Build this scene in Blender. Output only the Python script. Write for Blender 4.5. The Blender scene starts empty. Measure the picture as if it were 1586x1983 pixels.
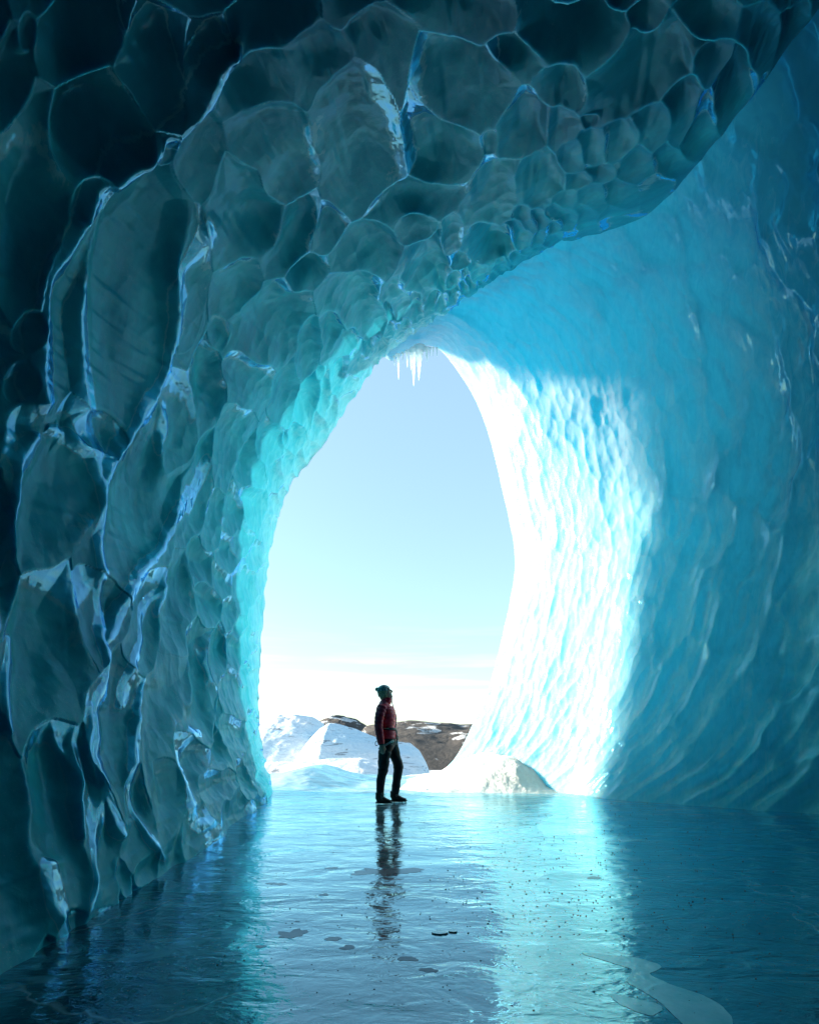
import bpy, bmesh, math, random
import numpy as np
from mathutils import Vector, Matrix
R = math.radians
scene = bpy.context.scene
col = scene.collection

# ------------------------------------------------------------------ camera
EYE, F, CX, HY = 0.94, 991.5, 793.0, 1430.0        # metres, focal in photo pixels, centre column, horizon row
cam = bpy.data.cameras.new("camera")
cam.sensor_fit = 'VERTICAL'; cam.sensor_height = 36.0; cam.sensor_width = 36.0; cam.lens = 18.0
cam.shift_y = (HY - 991.5) / 1983.0
cam.clip_start = 0.05; cam.clip_end = 8000
co = bpy.data.objects.new("camera", cam); col.objects.link(co)
co.location = (0, 0, EYE); co.rotation_euler = (R(90), 0, 0)
scene.camera = co
scene.render.engine = 'CYCLES'
cy = scene.cycles
cy.use_denoising = True
cy.max_bounces = 14; cy.diffuse_bounces = 9; cy.glossy_bounces = 4; cy.transmission_bounces = 8
cy.sample_clamp_indirect = 6.0
cy.caustics_reflective = False; cy.caustics_refractive = False
scene.view_settings.view_transform = 'Standard'
scene.view_settings.look = 'None'
scene.view_settings.gamma = 1.0
scene.view_settings.exposure = 2.15

# ------------------------------------------------------------------ sun and sky
SUN_TO = Vector((-0.98, 0.185, 0.0)).normalized()
SUN_EL = R(9.5)
sd = Vector((SUN_TO.x * math.cos(SUN_EL), SUN_TO.y * math.cos(SUN_EL), math.sin(SUN_EL)))
sl = bpy.data.lights.new("sun", 'SUN'); sl.energy = 5.0; sl.angle = R(4); sl.color = (1.0, 0.90, 0.74)
so = bpy.data.objects.new("sun", sl); col.objects.link(so)
so.rotation_euler = (-sd).to_track_quat('-Z', 'Y').to_euler(); so.location = (-20, 8, 12)

w = bpy.data.worlds.new("World"); scene.world = w; w.use_nodes = True
nt = w.node_tree; nt.nodes.clear()
def N(t, typ, **kw):
    n = t.nodes.new(typ)
    for k, v in kw.items():
        if k in n.inputs.keys() if hasattr(n.inputs, 'keys') else False: n.inputs[k].default_value = v
        else: setattr(n, k, v)
    return n
sky = nt.nodes.new('ShaderNodeTexSky'); sky.sky_type = 'NISHITA'; sky.sun_disc = False
sky.sun_elevation = SUN_EL; sky.sun_rotation = math.atan2(sd.x, sd.y)
sky.air_density = 1.0; sky.dust_density = 0.8; sky.ozone_density = 1.6
bg = nt.nodes.new('ShaderNodeBackground'); bg.inputs['Strength'].default_value = 0.09
wo = nt.nodes.new('ShaderNodeOutputWorld')
tc = nt.nodes.new('ShaderNodeTexCoord')
sep = nt.nodes.new('ShaderNodeSeparateXYZ'); nt.links.new(tc.outputs['Generated'], sep.inputs[0])
mp = nt.nodes.new('ShaderNodeMapping'); mp.inputs['Scale'].default_value = (2.2, 2.2, 34.0); mp.inputs['Location'].default_value = (3.1, 0.4, 0.3)
nt.links.new(tc.outputs['Generated'], mp.inputs[0])
cn = nt.nodes.new('ShaderNodeTexNoise'); cn.inputs['Scale'].default_value = 1.6; cn.inputs['Detail'].default_value = 6
nt.links.new(mp.outputs[0], cn.inputs['Vector'])
cr = nt.nodes.new('ShaderNodeValToRGB'); cr.color_ramp.elements[0].position = 0.46; cr.color_ramp.elements[1].position = 0.68
nt.links.new(cn.outputs[0], cr.inputs[0])
el = nt.nodes.new('ShaderNodeMapRange'); el.inputs[1].default_value = 0.0; el.inputs[2].default_value = 0.24; el.inputs[3].default_value = 1.0; el.inputs[4].default_value = 0.0
nt.links.new(sep.outputs[2], el.inputs[0])
mm = nt.nodes.new('ShaderNodeMath'); mm.operation = 'MULTIPLY'; el.inputs[3].default_value = 0.35
nt.links.new(cr.outputs[0], mm.inputs[0]); nt.links.new(el.outputs[0], mm.inputs[1])
mx = nt.nodes.new('ShaderNodeMix'); mx.data_type = 'RGBA'; mx.inputs[7].default_value = (5.5, 5.3, 5.0, 1)
nt.links.new(mm.outputs[0], mx.inputs[0]); 
ski = nt.nodes.new('ShaderNodeMix'); ski.data_type = 'RGBA'; ski.blend_type = 'MULTIPLY'; ski.inputs[0].default_value = 1.0
ski.inputs[7].default_value = (1.05, 1.14, 1.18, 1); nt.links.new(sky.outputs[0], ski.inputs[6])
skh = nt.nodes.new('ShaderNodeMix'); skh.data_type = 'RGBA'; skh.inputs[0].default_value = 0.35
skh.inputs[7].default_value = (2.0, 3.0, 3.6, 1); nt.links.new(ski.outputs[2], skh.inputs[6])
nt.links.new(skh.outputs[2], mx.inputs[6])
nt.links.new(mx.outputs[2], bg.inputs[0]); nt.links.new(bg.outputs[0], wo.inputs[0])

# ------------------------------------------------------------------ helpers
def P(px, py, d):
    return ((px - CX) / F * d, d, EYE - (py - HY) / F * d)

def tag(o, label=None, cat=None, group=None, kind=None):
    if label: o['label'] = label
    if cat: o['category'] = cat
    if group: o['group'] = group
    if kind: o['kind'] = kind
    return o

def link(name, me, mat=None, parent=None, smooth=True):
    o = bpy.data.objects.new(name, me); col.objects.link(o)
    if mat: me.materials.append(mat)
    if parent: o.parent = parent
    if smooth: me.polygons.foreach_set('use_smooth', np.ones(len(me.polygons), dtype=bool))
    return o

def grid_mesh(name, V, toward=None):
    """V: (r, c, 3) array -> quad mesh whose faces look up (or towards a point)"""
    n_ = normals(V)
    if (n_[..., 2].sum() if toward is None else ((np.array(toward) - V) * n_).sum()) > 0: V = V[:, ::-1]
    r, c = V.shape[:2]
    me = bpy.data.meshes.new(name)
    me.vertices.add(r * c); me.vertices.foreach_set('co', V.reshape(-1).astype(np.float32))
    i = np.arange(r - 1)[:, None] * c + np.arange(c - 1)[None, :]
    q = np.stack([i, i + 1, i + c + 1, i + c], -1).reshape(-1).astype(np.int32)
    n = (r - 1) * (c - 1)
    me.loops.add(n * 4); me.loops.foreach_set('vertex_index', q)
    me.polygons.add(n); me.polygons.foreach_set('loop_start', np.arange(n, dtype=np.int32) * 4)
    me.update(calc_edges=True)
    return me

def cubic(C, t):
    """Catmull-Rom through control rows C (n, ...) at float parameters t"""
    C = np.asarray(C, float); n = len(C)
    i = np.clip(np.floor(t).astype(int), 0, n - 2); f = (t - i)
    g = lambda k: C[np.clip(k, 0, n - 1)]
    p0, p1, p2, p3 = g(i - 1), g(i), g(i + 1), g(i + 2)
    p0 = np.where((i == 0).reshape((-1,) + (1,) * (C.ndim - 1)), 2 * p1 - p2, p0)
    p3 = np.where((i == n - 2).reshape((-1,) + (1,) * (C.ndim - 1)), 2 * p2 - p1, p3)
    f = f.reshape((-1,) + (1,) * (C.ndim - 1))
    return 0.5 * (2 * p1 + (p2 - p0) * f + (2 * p0 - 5 * p1 + 4 * p2 - p3) * f ** 2 + (3 * p1 - p0 - 3 * p2 + p3) * f ** 3)

def hsh(i, j, k, s=0):
    h = (i.astype(np.int64) * 374761393 + j.astype(np.int64) * 668265263 + k.astype(np.int64) * 2147483647 + s * 974634777) & 0xffffffff
    h = ((h ^ (h >> 13)) * 1274126177) & 0xffffffff
    h = ((h ^ (h >> 15)) * 2246822519) & 0xffffffff
    return ((h ^ (h >> 16)) & 0xffffff) / float(0xffffff)

def noise(x, y, z, s=0):
    x, y, z = np.broadcast_arrays(x, y, z)
    i, j, k = np.floor(x), np.floor(y), np.floor(z)
    fx, fy, fz = x - i, y - j, z - k
    u, v, q = [a * a * a * (a * (a * 6 - 15) + 10) for a in (fx, fy, fz)]
    o = 0
    for a in (0, 1):
        for b in (0, 1):
            for c in (0, 1):
                wgt = (u if a else 1 - u) * (v if b else 1 - v) * (q if c else 1 - q)
                o = o + wgt * hsh(i + a, j + b, k + c, s)
    return o * 2 - 1

def fbm(x, y, z, oct=4, s=0):
    t, a, o = 1.0, 0.5, 0
    for m in range(oct):
        o = o + a * noise(x * t, y * t, z * t, s + m); t *= 2.03; a *= 0.5
    return o

def normals(V):
    du = np.gradient(V, axis=0); dv = np.gradient(V, axis=1)
    n = np.cross(du, dv); n /= np.linalg.norm(n, axis=2, keepdims=True) + 1e-9
    return n

def sstep(a, b, x):
    t = np.clip((x - a) / (b - a), 0, 1); return t * t * (3 - 2 * t)

def scoops(a, b, s=0, jit=0.85, k=14.0):
    """envelope of paraboloids on a jittered lattice: 0 in the hollows, ~0.5 on the sharp ridges"""
    ia, ib = np.floor(a), np.floor(b)
    acc = 0
    for da in (-2, -1, 0, 1, 2):
        for db in (-2, -1, 0, 1, 2):
            ca, cb = ia + da, ib + db
            z0 = ca * 0
            xa = ca + 0.5 + jit * (hsh(ca, cb, z0, s) - 0.5); xb = cb + 0.5 + jit * (hsh(ca, cb, z0, s + 7) - 0.5)
            kk = 0.75 + 0.6 * hsh(ca, cb, z0, s + 13)
            d2 = ((a - xa) ** 2 + (b - xb) ** 2) * kk
            acc = acc + np.exp(-k * (d2 - 0.12 * hsh(ca, cb, z0, s + 19)))
    return -np.log(acc + 1e-30) / k

# ------------------------------------------------------------------ material kit
def mat(name):
    m = bpy.data.materials.new(name); m.use_nodes = True
    t = m.node_tree; t.nodes.clear()
    out = t.nodes.new('ShaderNodeOutputMaterial')
    return m, t, out

class G:
    """tiny node-graph writer"""
    def __init__(s, t): s.t = t
    def n(s, typ, ins=None, **kw):
        n = s.t.nodes.new(typ)
        for k, v in kw.items(): setattr(n, k, v)
        for k, v in (ins or {}).items():
            if isinstance(v, bpy.types.NodeSocket): s.t.links.new(v, n.inputs[k])
            else: n.inputs[k].default_value = v
        return n
    def pos(s, scale=(1, 1, 1), rot=(0, 0, 0)):
        g = s.n('ShaderNodeNewGeometry')
        return s.n('ShaderNodeMapping', {0: g.outputs['Position'], 'Scale': scale, 'Rotation': rot}).outputs[0]
    def noise(s, vec, scale, detail=4, rough=0.55, dist=0.0):
        return s.n('ShaderNodeTexNoise', {'Vector': vec, 'Scale': scale, 'Detail': detail, 'Roughness': rough, 'Distortion': dist}).outputs[0]
    def vor(s, vec, scale, feature='F1'):
        return s.n('ShaderNodeTexVoronoi', {'Vector': vec, 'Scale': scale}, feature=feature).outputs['Distance']
    def ramp(s, fac, stops, interp='LINEAR'):
        r = s.n('ShaderNodeValToRGB', {0: fac}); cr = r.color_ramp; cr.interpolation = interp
        while len(cr.elements) < len(stops): cr.elements.new(0.5)
        for e, (p, c) in zip(cr.elements, stops):
            e.position = p; e.color = (c, c, c, 1) if not hasattr(c, '__len__') else (*c[:3], 1)
        return r.outputs[0]
    def mix(s, fac, a, b, mode='MIX'):
        n = s.n('ShaderNodeMix', data_type='RGBA', blend_type=mode)
        for i, v in ((0, fac), (6, a), (7, b)):
            if isinstance(v, bpy.types.NodeSocket): s.t.links.new(v, n.inputs[i])
            else: n.inputs[i].default_value = v if not hasattr(v, '__len__') else (*v[:3], 1)
        return n.outputs[2]
    def math(s, op, a, b=0.0):
        return s.n('ShaderNodeMath', {0: a, 1: b}, operation=op).outputs[0]
    def rng(s, v, a, b, c, d):
        return s.n('ShaderNodeMapRange', {0: v, 1: a, 2: b, 3: c, 4: d}).outputs[0]
    def bump(s, h, strength, dist, normal=None):
        ins = {'Height': h, 'Strength': strength, 'Distance': dist}
        if normal is not None: ins['Normal'] = normal
        return s.n('ShaderNodeBump', ins).outputs[0]
    def bsdf(s, base, rough, normal=None, **kw):
        ins = {'Base Color': base if isinstance(base, bpy.types.NodeSocket) else (*base[:3], 1), 'Roughness': rough}
        if normal is not None: ins['Normal'] = normal
        ins.update({k.replace('_', ' '): v for k, v in kw.items()})
        return s.n('ShaderNodeBsdfPrincipled', ins).outputs[0]
    def out(s, out, sh): s.t.links.new(sh, out.inputs[0])

def simple(name, base, rough=0.6, bump=0.0, scale=60, var=0.25, **kw):
    m, t, o = mat(name); g = G(t); p = g.pos()
    nz = g.noise(p, scale, 5)
    c = g.mix(nz, tuple(b * (1 - var) for b in base), tuple(min(1, b * (1 + var)) for b in base))
    nm = g.bump(nz, bump, 0.01) if bump else None
    g.out(o, g.bsdf(c, rough, nm, **kw)); return m

def ice_material(name, deep, pale, transl, rough0, rough1, trans_col, bump=1.0, sss=0.5, radius=(0.03, 0.16, 0.25), wet0=0.25, wet1=2.2, frost=None, fcol=(0.82, 0.83, 0.76), depth_shade=None, rime=0.0):
    m, t, o = mat(name); g = G(t); p = g.pos()
    cloud = g.noise(p, 0.9, 6, 0.6, 0.6)
    streak = g.noise(g.pos((5, 5, 1.1)), 1.6, 6, 0.65, 1.0)
    fac = g.ramp(g.math('ADD', g.math('MULTIPLY', cloud, 0.6), g.math('MULTIPLY', streak, 0.4)), [(0.36, 0.0), (0.66, 1.0)])
    c = g.mix(fac, deep, pale)
    # trapped air bubbles and frost flecks in the ice
    b1 = g.vor(p, 70); b2 = g.noise(p, 2.3, 5, 0.7)
    fl = g.math('MULTIPLY', g.ramp(b1, [(0.06, 1.0), (0.20, 0.0)]), g.ramp(b2, [(0.48, 0.0), (0.64, 1.0)]))
    c = g.mix(g.math('MULTIPLY', fl, 0.7), c, (0.36, 0.72, 0.80))
    if depth_shade:         # shade painted into the ice colour, darker deeper in and higher up
        sx = g.n('ShaderNodeSeparateXYZ', {0: p}); yo = g.math('SUBTRACT', sx.outputs[1], g.math('MULTIPLY', g.math('SUBTRACT', sx.outputs[2], 3.0), depth_shade[4]))
        c = g.mix(g.rng(g.math('ADD', yo, g.math('MULTIPLY', g.math('SUBTRACT', cloud, 0.5), 4.0)), depth_shade[0], depth_shade[1], depth_shade[3], 0.0), c, depth_shade[2])
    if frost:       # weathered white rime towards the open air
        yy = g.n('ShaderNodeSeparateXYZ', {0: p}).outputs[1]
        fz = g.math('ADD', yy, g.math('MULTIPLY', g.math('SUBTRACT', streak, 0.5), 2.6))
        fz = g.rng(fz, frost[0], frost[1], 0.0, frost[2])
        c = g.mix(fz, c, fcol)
    # melt water polishes the ridges between the hollows; its outline is ragged
    ridge = g.n('ShaderNodeAttribute', attribute_name='ridge').outputs['Fac']
    fn = g.noise(g.pos((1.3, 1.3, 0.8)), 3.0, 9, 0.68, 0.9)
    film = g.ramp(g.math('ADD', ridge, g.math('MULTIPLY', g.math('SUBTRACT', fn, 0.5), 1.6)), [(0.50, 0.0), (0.56, 1.0)])
    if rime:        # dull grey rime where the film has dried
        rm = g.ramp(g.math('ADD', ridge, g.math('MULTIPLY', g.math('SUBTRACT', fn, 0.5), 1.6)), [(0.30, 0.0), (0.40, 1.0), (0.50, 1.0), (0.55, 0.0)])
        c = g.mix(g.math('MULTIPLY', rm, rime), c, (0.26, 0.47, 0.50))
    h1 = g.noise(p, 7.0, 4, 0.5, 0.6)
    h2 = g.noise(p, 90.0, 4, 0.6)
    nm = g.bump(h1, 0.14 * bump, 0.05)
    nm = g.bump(h2, 0.16 * bump, 0.004, nm)
    nc = g.bump(h1, 0.07 * bump, 0.05)
    pr = g.bsdf(c, rough1, nm, IOR=1.31, Specular_IOR_Level=0.08, Specular_Tint=(0.3, 0.8, 1.0, 1), Subsurface_Weight=sss, Subsurface_Radius=radius, Subsurface_Scale=1.0)
    tr = g.n('ShaderNodeBsdfTranslucent', {'Color': (*trans_col, 1)}).outputs[0]
    tf = g.rng(g.n('ShaderNodeSeparateXYZ', {0: p}).outputs[1], transl[0], transl[1], transl[2], transl[3])   # the ice thins towards the mouth
    mx = g.n('ShaderNodeMixShader', {0: tf, 1: pr, 2: tr}).outputs[0]
    gl = g.n('ShaderNodeBsdfGlossy', {'Color': (0.26, 0.66, 1.0, 1), 'Roughness': rough0, 'Normal': nc}).outputs[0]
    fr = g.n('ShaderNodeFresnel', {'IOR': 1.45, 'Normal': nc}).outputs[0]
    amt = g.math('MULTIPLY', g.math('MULTIPLY', fr, g.rng(film, 0, 1, wet0, wet1)), 1.0)
    g.out(o, g.n('ShaderNodeMixShader', {0: amt, 1: mx, 2: gl}).outputs[0]); return m

M_scallop = ice_material('scalloped_ice', (0.008, 0.31, 0.40), (0.035, 0.54, 0.62), (5.0, 9.0, 0.10, 0.14), 0.04, 0.40, (0.04, 0.44, 0.60), 1.0, 0.8, (0.012, 0.07, 0.10), frost=(8.3, 9.9, 0.5), rime=0.35, depth_shade=(0.5, 5.5, (0.003, 0.07, 0.12), 0.9, 0.9))
M_wall = ice_material('bright_ice', (0.04, 0.52, 0.68), (0.22, 0.76, 0.84), (6.2, 9.2, 0.08, 0.62), 0.10, 0.45, (0.06, 0.64, 0.86), 1.3, 0.8, (0.10, 0.24, 0.32), 0.4, 1.6, frost=(6.8, 9.8, 0.72), depth_shade=(5.6, 8.0, (0.002, 0.12, 0.25), 0.93, 0.75))

# ------------------------------------------------------------------ left wall and ceiling of the cave
W = lambda *p: tuple(p)
A_ctrl = [
 # mouth edge and lip (12 points from the left base over the roof to the right)
 [P(548,1548,9.0), P(514,1400,9.3), P(522,1180,9.4), P(555,985,9.5), P(640,858,9.4), P(745,708,9.2), P(860,625,8.6), P(1050,505,7.6), P(1270,425,6.2), P(1586,20,4.0), W(4.2,1.5,7.4), W(4.6,-2.5,6.4)],
 [W(-2.00,7.6,-.1), W(-2.36,7.7,1.1), W(-2.50,7.8,2.9), W(-2.42,7.9,4.55), W(-1.85,7.9,5.9), W(-0.75,7.7,6.95), W(0.45,7.2,7.25), W(1.75,6.4,7.1), W(2.75,5.2,6.55), W(3.0,3.4,6.0), W(3.6,1.0,6.2), W(4.0,-2.6,5.6)],
 [W(-1.80,6.1,-.1), W(-2.18,6.2,1.1), W(-2.40,6.3,2.7), W(-2.38,6.4,4.1), W(-1.90,6.4,5.3), W(-0.90,6.2,6.2), W(0.30,5.9,6.5), W(1.50,5.2,6.4), W(2.45,4.2,6.0), W(2.7,2.7,5.6), W(3.1,0.6,5.6), W(3.5,-2.7,5.2)],
 [W(-1.62,4.6,-.1), W(-2.02,4.7,1.0), W(-2.30,4.8,2.4), W(-2.35,4.8,3.7), W(-1.95,4.8,4.8), W(-1.05,4.7,5.6), W(0.10,4.5,5.9), W(1.20,4.0,5.8), W(2.1,3.2,5.5), W(2.4,2.0,5.2), W(2.7,0.2,5.2), W(3.0,-2.8,4.9)],
 [W(-1.55,3.3,-.1), W(-1.92,3.4,0.9), W(-2.22,3.4,2.1), W(-2.32,3.4,3.3), W(-2.02,3.4,4.3), W(-1.20,3.3,5.0), W(-0.10,3.2,5.3), W(0.95,2.9,5.3), W(1.8,2.2,5.1), W(2.1,1.3,4.9), W(2.3,-.3,4.9), W(2.6,-2.9,4.6)],
 [W(-1.50,2.2,-.1), W(-1.90,2.2,0.8), W(-2.25,2.2,1.9), W(-2.42,2.2,3.0), W(-2.20,2.1,3.9), W(-1.40,2.0,4.6), W(-0.30,1.9,4.9), W(0.7,1.7,4.9), W(1.5,1.2,4.8), W(1.8,.5,4.6), W(2.0,-.8,4.6), W(2.2,-3.0,4.3)],
 [W(-1.45,1.0,-.1), W(-1.95,1.0,0.8), W(-2.40,1.0,1.8), W(-2.60,1.0,2.8), W(-2.40,.9,3.7), W(-1.60,.8,4.3), W(-0.50,.7,4.6), W(0.4,.5,4.6), W(1.2,.1,4.5), W(1.5,-.4,4.3), W(1.7,-1.4,4.3), W(1.8,-3.1,4.0)],
 [W(-1.5,-1.0,-.1), W(-2.0,-1.0,0.8), W(-2.50,-1.0,1.7), W(-2.60,-1.0,2.6), W(-2.30,-1.2,3.4), W(-1.60,-1.3,3.9), W(-0.60,-1.4,4.1), W(0.2,-1.5,4.1), W(0.8,-1.7,4.0), W(1.1,-2.0,3.9), W(1.2,-2.6,3.8), W(1.3,-3.3,3.7)],
 [W(-1.5,-3.6,-.1), W(-1.7,-3.7,0.8), W(-1.9,-3.8,1.6), W(-1.8,-3.8,2.3), W(-1.50,-3.7,2.9), W(-1.0,-3.7,3.3), W(-0.4,-3.7,3.5), W(0.1,-3.7,3.6), W(0.5,-3.7,3.6), W(0.8,-3.7,3.5), W(1.0,-3.7,3.4), W(1.2,-3.6,3.4)],
]
A_ctrl = np.array(A_ctrl)
segs = [210, 230, 230, 220, 200, 120, 40, 20]
t = np.concatenate([k + np.arange(n) / n for k, n in enumerate(segs)] + [[len(segs)]])
tmp = cubic(A_ctrl, t)                                  # rows x 12 x 3
scol = [150, 180, 180, 170, 160, 150, 130, 130, 110, 60, 30]
s_ = np.concatenate([k + np.arange(n) / n for k, n in enumerate(scol)] + [[len(scol)]])
V = np.transpose(cubic(np.transpose(tmp, (1, 0, 2)), s_), (1, 0, 2))
TT = np.broadcast_to(t[:, None], V.shape[:2]); SS = np.broadcast_to(s_[None, :], V.shape[:2])
Nn = normals(V)
ctr = np.array([0.3, 4.5, 2.5])
Nn *= -1 if ((ctr - V) * Nn).sum() < 0 else 1     # point into the cave
X, Y, Z = V[..., 0], V[..., 1], V[..., 2]

rg_w = sstep(5.0, 8.5, Y)
wx = X + 0.22 * fbm(X * 0.9, Y * 0.9, Z * 0.9, 3, 3); wy = Y + 0.22 * fbm(X * 0.9, Y * 0.9, Z * 0.9, 3, 11); wz = Z + 0.22 * fbm(X * 0.9, Y * 0.9, Z * 0.9, 3, 23)
dist = np.maximum(wy, 0.6)
px = CX + wx / dist * F; py = HY - (wz - EYE) / dist * F

# hollows of the ice: (column, row, half width, half height, lean) read off the wall; the rest is filled in
HOL = [(150,640,42,190,6),(292,590,95,235,12),(408,325,46,72,0),(95,950,85,170,30),(285,985,82,185,10),(95,1270,95,190,0),
 (490,425,72,85,25),(570,455,58,95,30),(642,435,46,60,10),(385,560,28,120,8),(478,565,45,62,15),(610,520,50,42,0),(540,625,68,100,25),
 (715,500,62,58,20),(690,590,62,62,30),(830,520,62,60,35),(800,400,95,50,-12),(510,225,92,50,-12),(540,310,80,62,20),(650,175,64,62,0),
 (700,320,68,120,20),(765,150,60,72,-20),(860,290,64,60,-30),(910,200,92,60,-20),(960,390,55,72,20),(545,95,92,70,0),(800,440,45,36,0),
 (300,1205,42,115,12),(362,1190,38,115,12),(255,1420,52,160,2),(335,1390,44,150,5),(400,1340,34,100,8),(125,1530,62,190,-4),(30,1640,62,230,-6),
 (205,1610,42,140,-4),(282,1560,34,120,-5),(345,1530,28,100,-6),(345,850,30,95,8),(412,775,36,72,12),(395,960,30,100,8),(450,880,34,80,12),
 (480,745,38,62,20),(180,280,120,110,35),(1010,290,46,60,30),(1080,200,50,44,30),(1060,380,50,44,30),(960,480,48,30,20),(420,170,60,90,10),
 (330,170,90,90,30),(200,100,120,100,30),(60,400,90,220,12),(-40,700,80,220,10),(880,60,110,70,-10),(700,40,90,60,0),(1100,60,120,90,10),(1230,180,90,100,30)]
rnd = random.Random(5)
seeds = [(a, b, c, d, e) for a, b, c, d, e in HOL]
def edge_dist(x, y):        # pixels between a spot and the lip of the mouth
    L = [(548,1548),(514,1400),(522,1180),(555,985),(640,858),(745,708),(860,625),(1050,505),(1270,425),(1586,20)]
    best = 1e9
    for (x0, y0), (x1, y1) in zip(L, L[1:]):
        q = max(0, min(1, ((x - x0) * (x1 - x0) + (y - y0) * (y1 - y0)) / ((x1 - x0) ** 2 + (y1 - y0) ** 2)))
        best = min(best, math.hypot(x - x0 - q * (x1 - x0), y - y0 - q * (y1 - y0)))
    return best
for _ in range(26000):
    x, y = rnd.uniform(-500, 1900), rnd.uniform(-500, 2100)
    e = edge_dist(x, y)
    r = min(95, 7 + 0.15 * e) * rnd.uniform(0.75, 1.25)
    if x > 1080: r = max(r, 14 + 0.10 * (x - 1080))
    lean = 30 * sstep(1100, 500, y) if x < 900 else -30
    el = 2.3 if y > 900 else 2.3 - 1.2 * sstep(900, 400, y)
    rx, ry = r, r * float(el)
    ok = True
    for (a, b, c, d, an) in seeds:
        dx, dy = x - a, y - b
        if abs(dx) > (c + rx) or abs(dy) > (d + ry): continue
        if math.hypot(dx / (0.80 * (c + rx)), dy / (0.80 * (d + ry))) < 1: ok = False; break
    if ok: seeds.append((x, y, rx, ry, float(lean) + rnd.uniform(-10, 10)))
for _ in range(30000):          # smaller hollows in the gaps between the large ones
    x, y = rnd.uniform(-400, 1800), rnd.uniform(-400, 2050)
    e = edge_dist(x, y)
    r = min(60, 7 + 0.15 * e) * rnd.uniform(0.35, 0.6)
    if x > 1080: r = max(r, 10 + 0.05 * (x - 1080))
    lean = float(30 * sstep(1100, 500, y)) if x < 900 else -30.0
    rx, ry = r, r * (1.9 if y > 900 else 1.2)
    ok = True
    for (a, b, c, d, an) in seeds:
        dx, dy = x - a, y - b
        if abs(dx) > (c + rx) or abs(dy) > (d + ry): continue
        if (dx / (0.98 * (c + rx))) ** 2 + (dy / (0.98 * (d + ry))) ** 2 < 1: ok = False; break
    if ok and e > 60: seeds.append((x, y, rx, ry, lean + rnd.uniform(-15, 15)))
K = 11.0
fl_px, fl_py = px.ravel(), py.ravel(); front = (Y.ravel() > 0.3)
vv = np.zeros(fl_px.shape); cd = np.zeros(fl_px.shape); d1 = np.full(fl_px.shape, 3.0); d2 = np.full(fl_px.shape, 3.0); accf = np.full(fl_px.shape, 1e-9); szf = np.zeros(fl_px.shape)
for (a, b, rx, ry, an) in seeds:
    rm = 3.0 * max(rx, ry)
    idx = np.nonzero((np.abs(fl_px - a) < rm) & (np.abs(fl_py - b) < rm) & front)[0]
    if not len(idx): continue
    dx, dy = fl_px[idx] - a, fl_py[idx] - b
    c_, s0 = math.cos(R(an)), math.sin(R(an))
    u = (dx * c_ + dy * s0) / rx; v = (-dx * s0 + dy * c_) / ry
    v = v - 0.15 * v * np.abs(v) * 0.6
    u = u + 0.20 * v * v                                    # bow the hollows like the flow that cut them
    q = np.sqrt(u * u + v * v)
    o1 = d1[idx]; nw = idx[q < o1]; vv[nw] = v[q < o1]; cd[nw] = hsh(np.array(a), np.array(b), np.array(0), 5)
    d2[idx] = np.minimum(d2[idx], np.maximum(o1, q)); d1[idx] = np.minimum(o1, q)
    e = np.exp(-5.0 * q * q); accf[idx] += e; szf[idx] += e * min(rx, 1.2 * ry)
h = (2 * d1 / (d1 + d2 + 1e-6)) ** 2
h = 1 - np.sqrt((1 - h) ** 2 + 0.010)
szm = (szf / accf * np.maximum(Y.ravel(), 0.8) / F)
depth = (1 - h) * (1 - 0.75 * np.clip(vv, -1.1, 1.1)) * (0.55 + 0.9 * cd)       # steep on the upstream side, every hollow its own depth
var = 0.75 + 0.9 * fbm(X * 0.8, Y * 0.8, Z * 0.8, 3, 29).ravel()
H = ((0.35 * var - depth) * szm * (0.44 + 0.34 * sstep(4.5, 8.0, Y).ravel())).reshape(px.shape)
behind = 1 - sstep(0.3, 1.4, Y)
# the big ribs and rims between the hollows near the camera: polyline, half width, height in metres
RIBS = [([(500,110),(440,180),(390,255),(255,350),(160,470),(118,600),(106,720),(112,822)], 34, .30),
 ([(205,520),(190,620),(184,740),(190,860),(197,960),(208,1080),(214,1200),(222,1330),(222,1450),(205,1570),(185,1690),(165,1800)], 13, .10),
 ([(430,400),(400,500),(370,590),(350,680),(325,762),(262,812),(216,870),(196,950)], 15, .13),
 ([(112,822),(62,880),(22,960),(0,1080),(-20,1250)], 20, .14), ([(112,822),(150,842),(192,872)], 16, .11),
 ([(420,880),(372,985),(300,1092),(242,1170),(222,1262)], 13, .11), ([(350,1120),(300,1190),(268,1300),(275,1390)], 10, .07),
 ([(300,1380),(276,1490),(290,1600),(352,1668)], 10, .10), ([(212,1350),(204,1480),(226,1590),(256,1628)], 10, .09), ([(392,1380),(378,1490),(396,1560),(440,1602)], 8, .08),
 ([(100,1640),(112,1720),(150,1790),(190,1830)], 12, .08), ([(40,1200),(20,1320),(30,1450)], 12, .07), ([(130,1400),(165,1500),(168,1640)], 11, .07)]
ribH = np.zeros(px.shape); ribM = np.zeros(px.shape)
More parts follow.
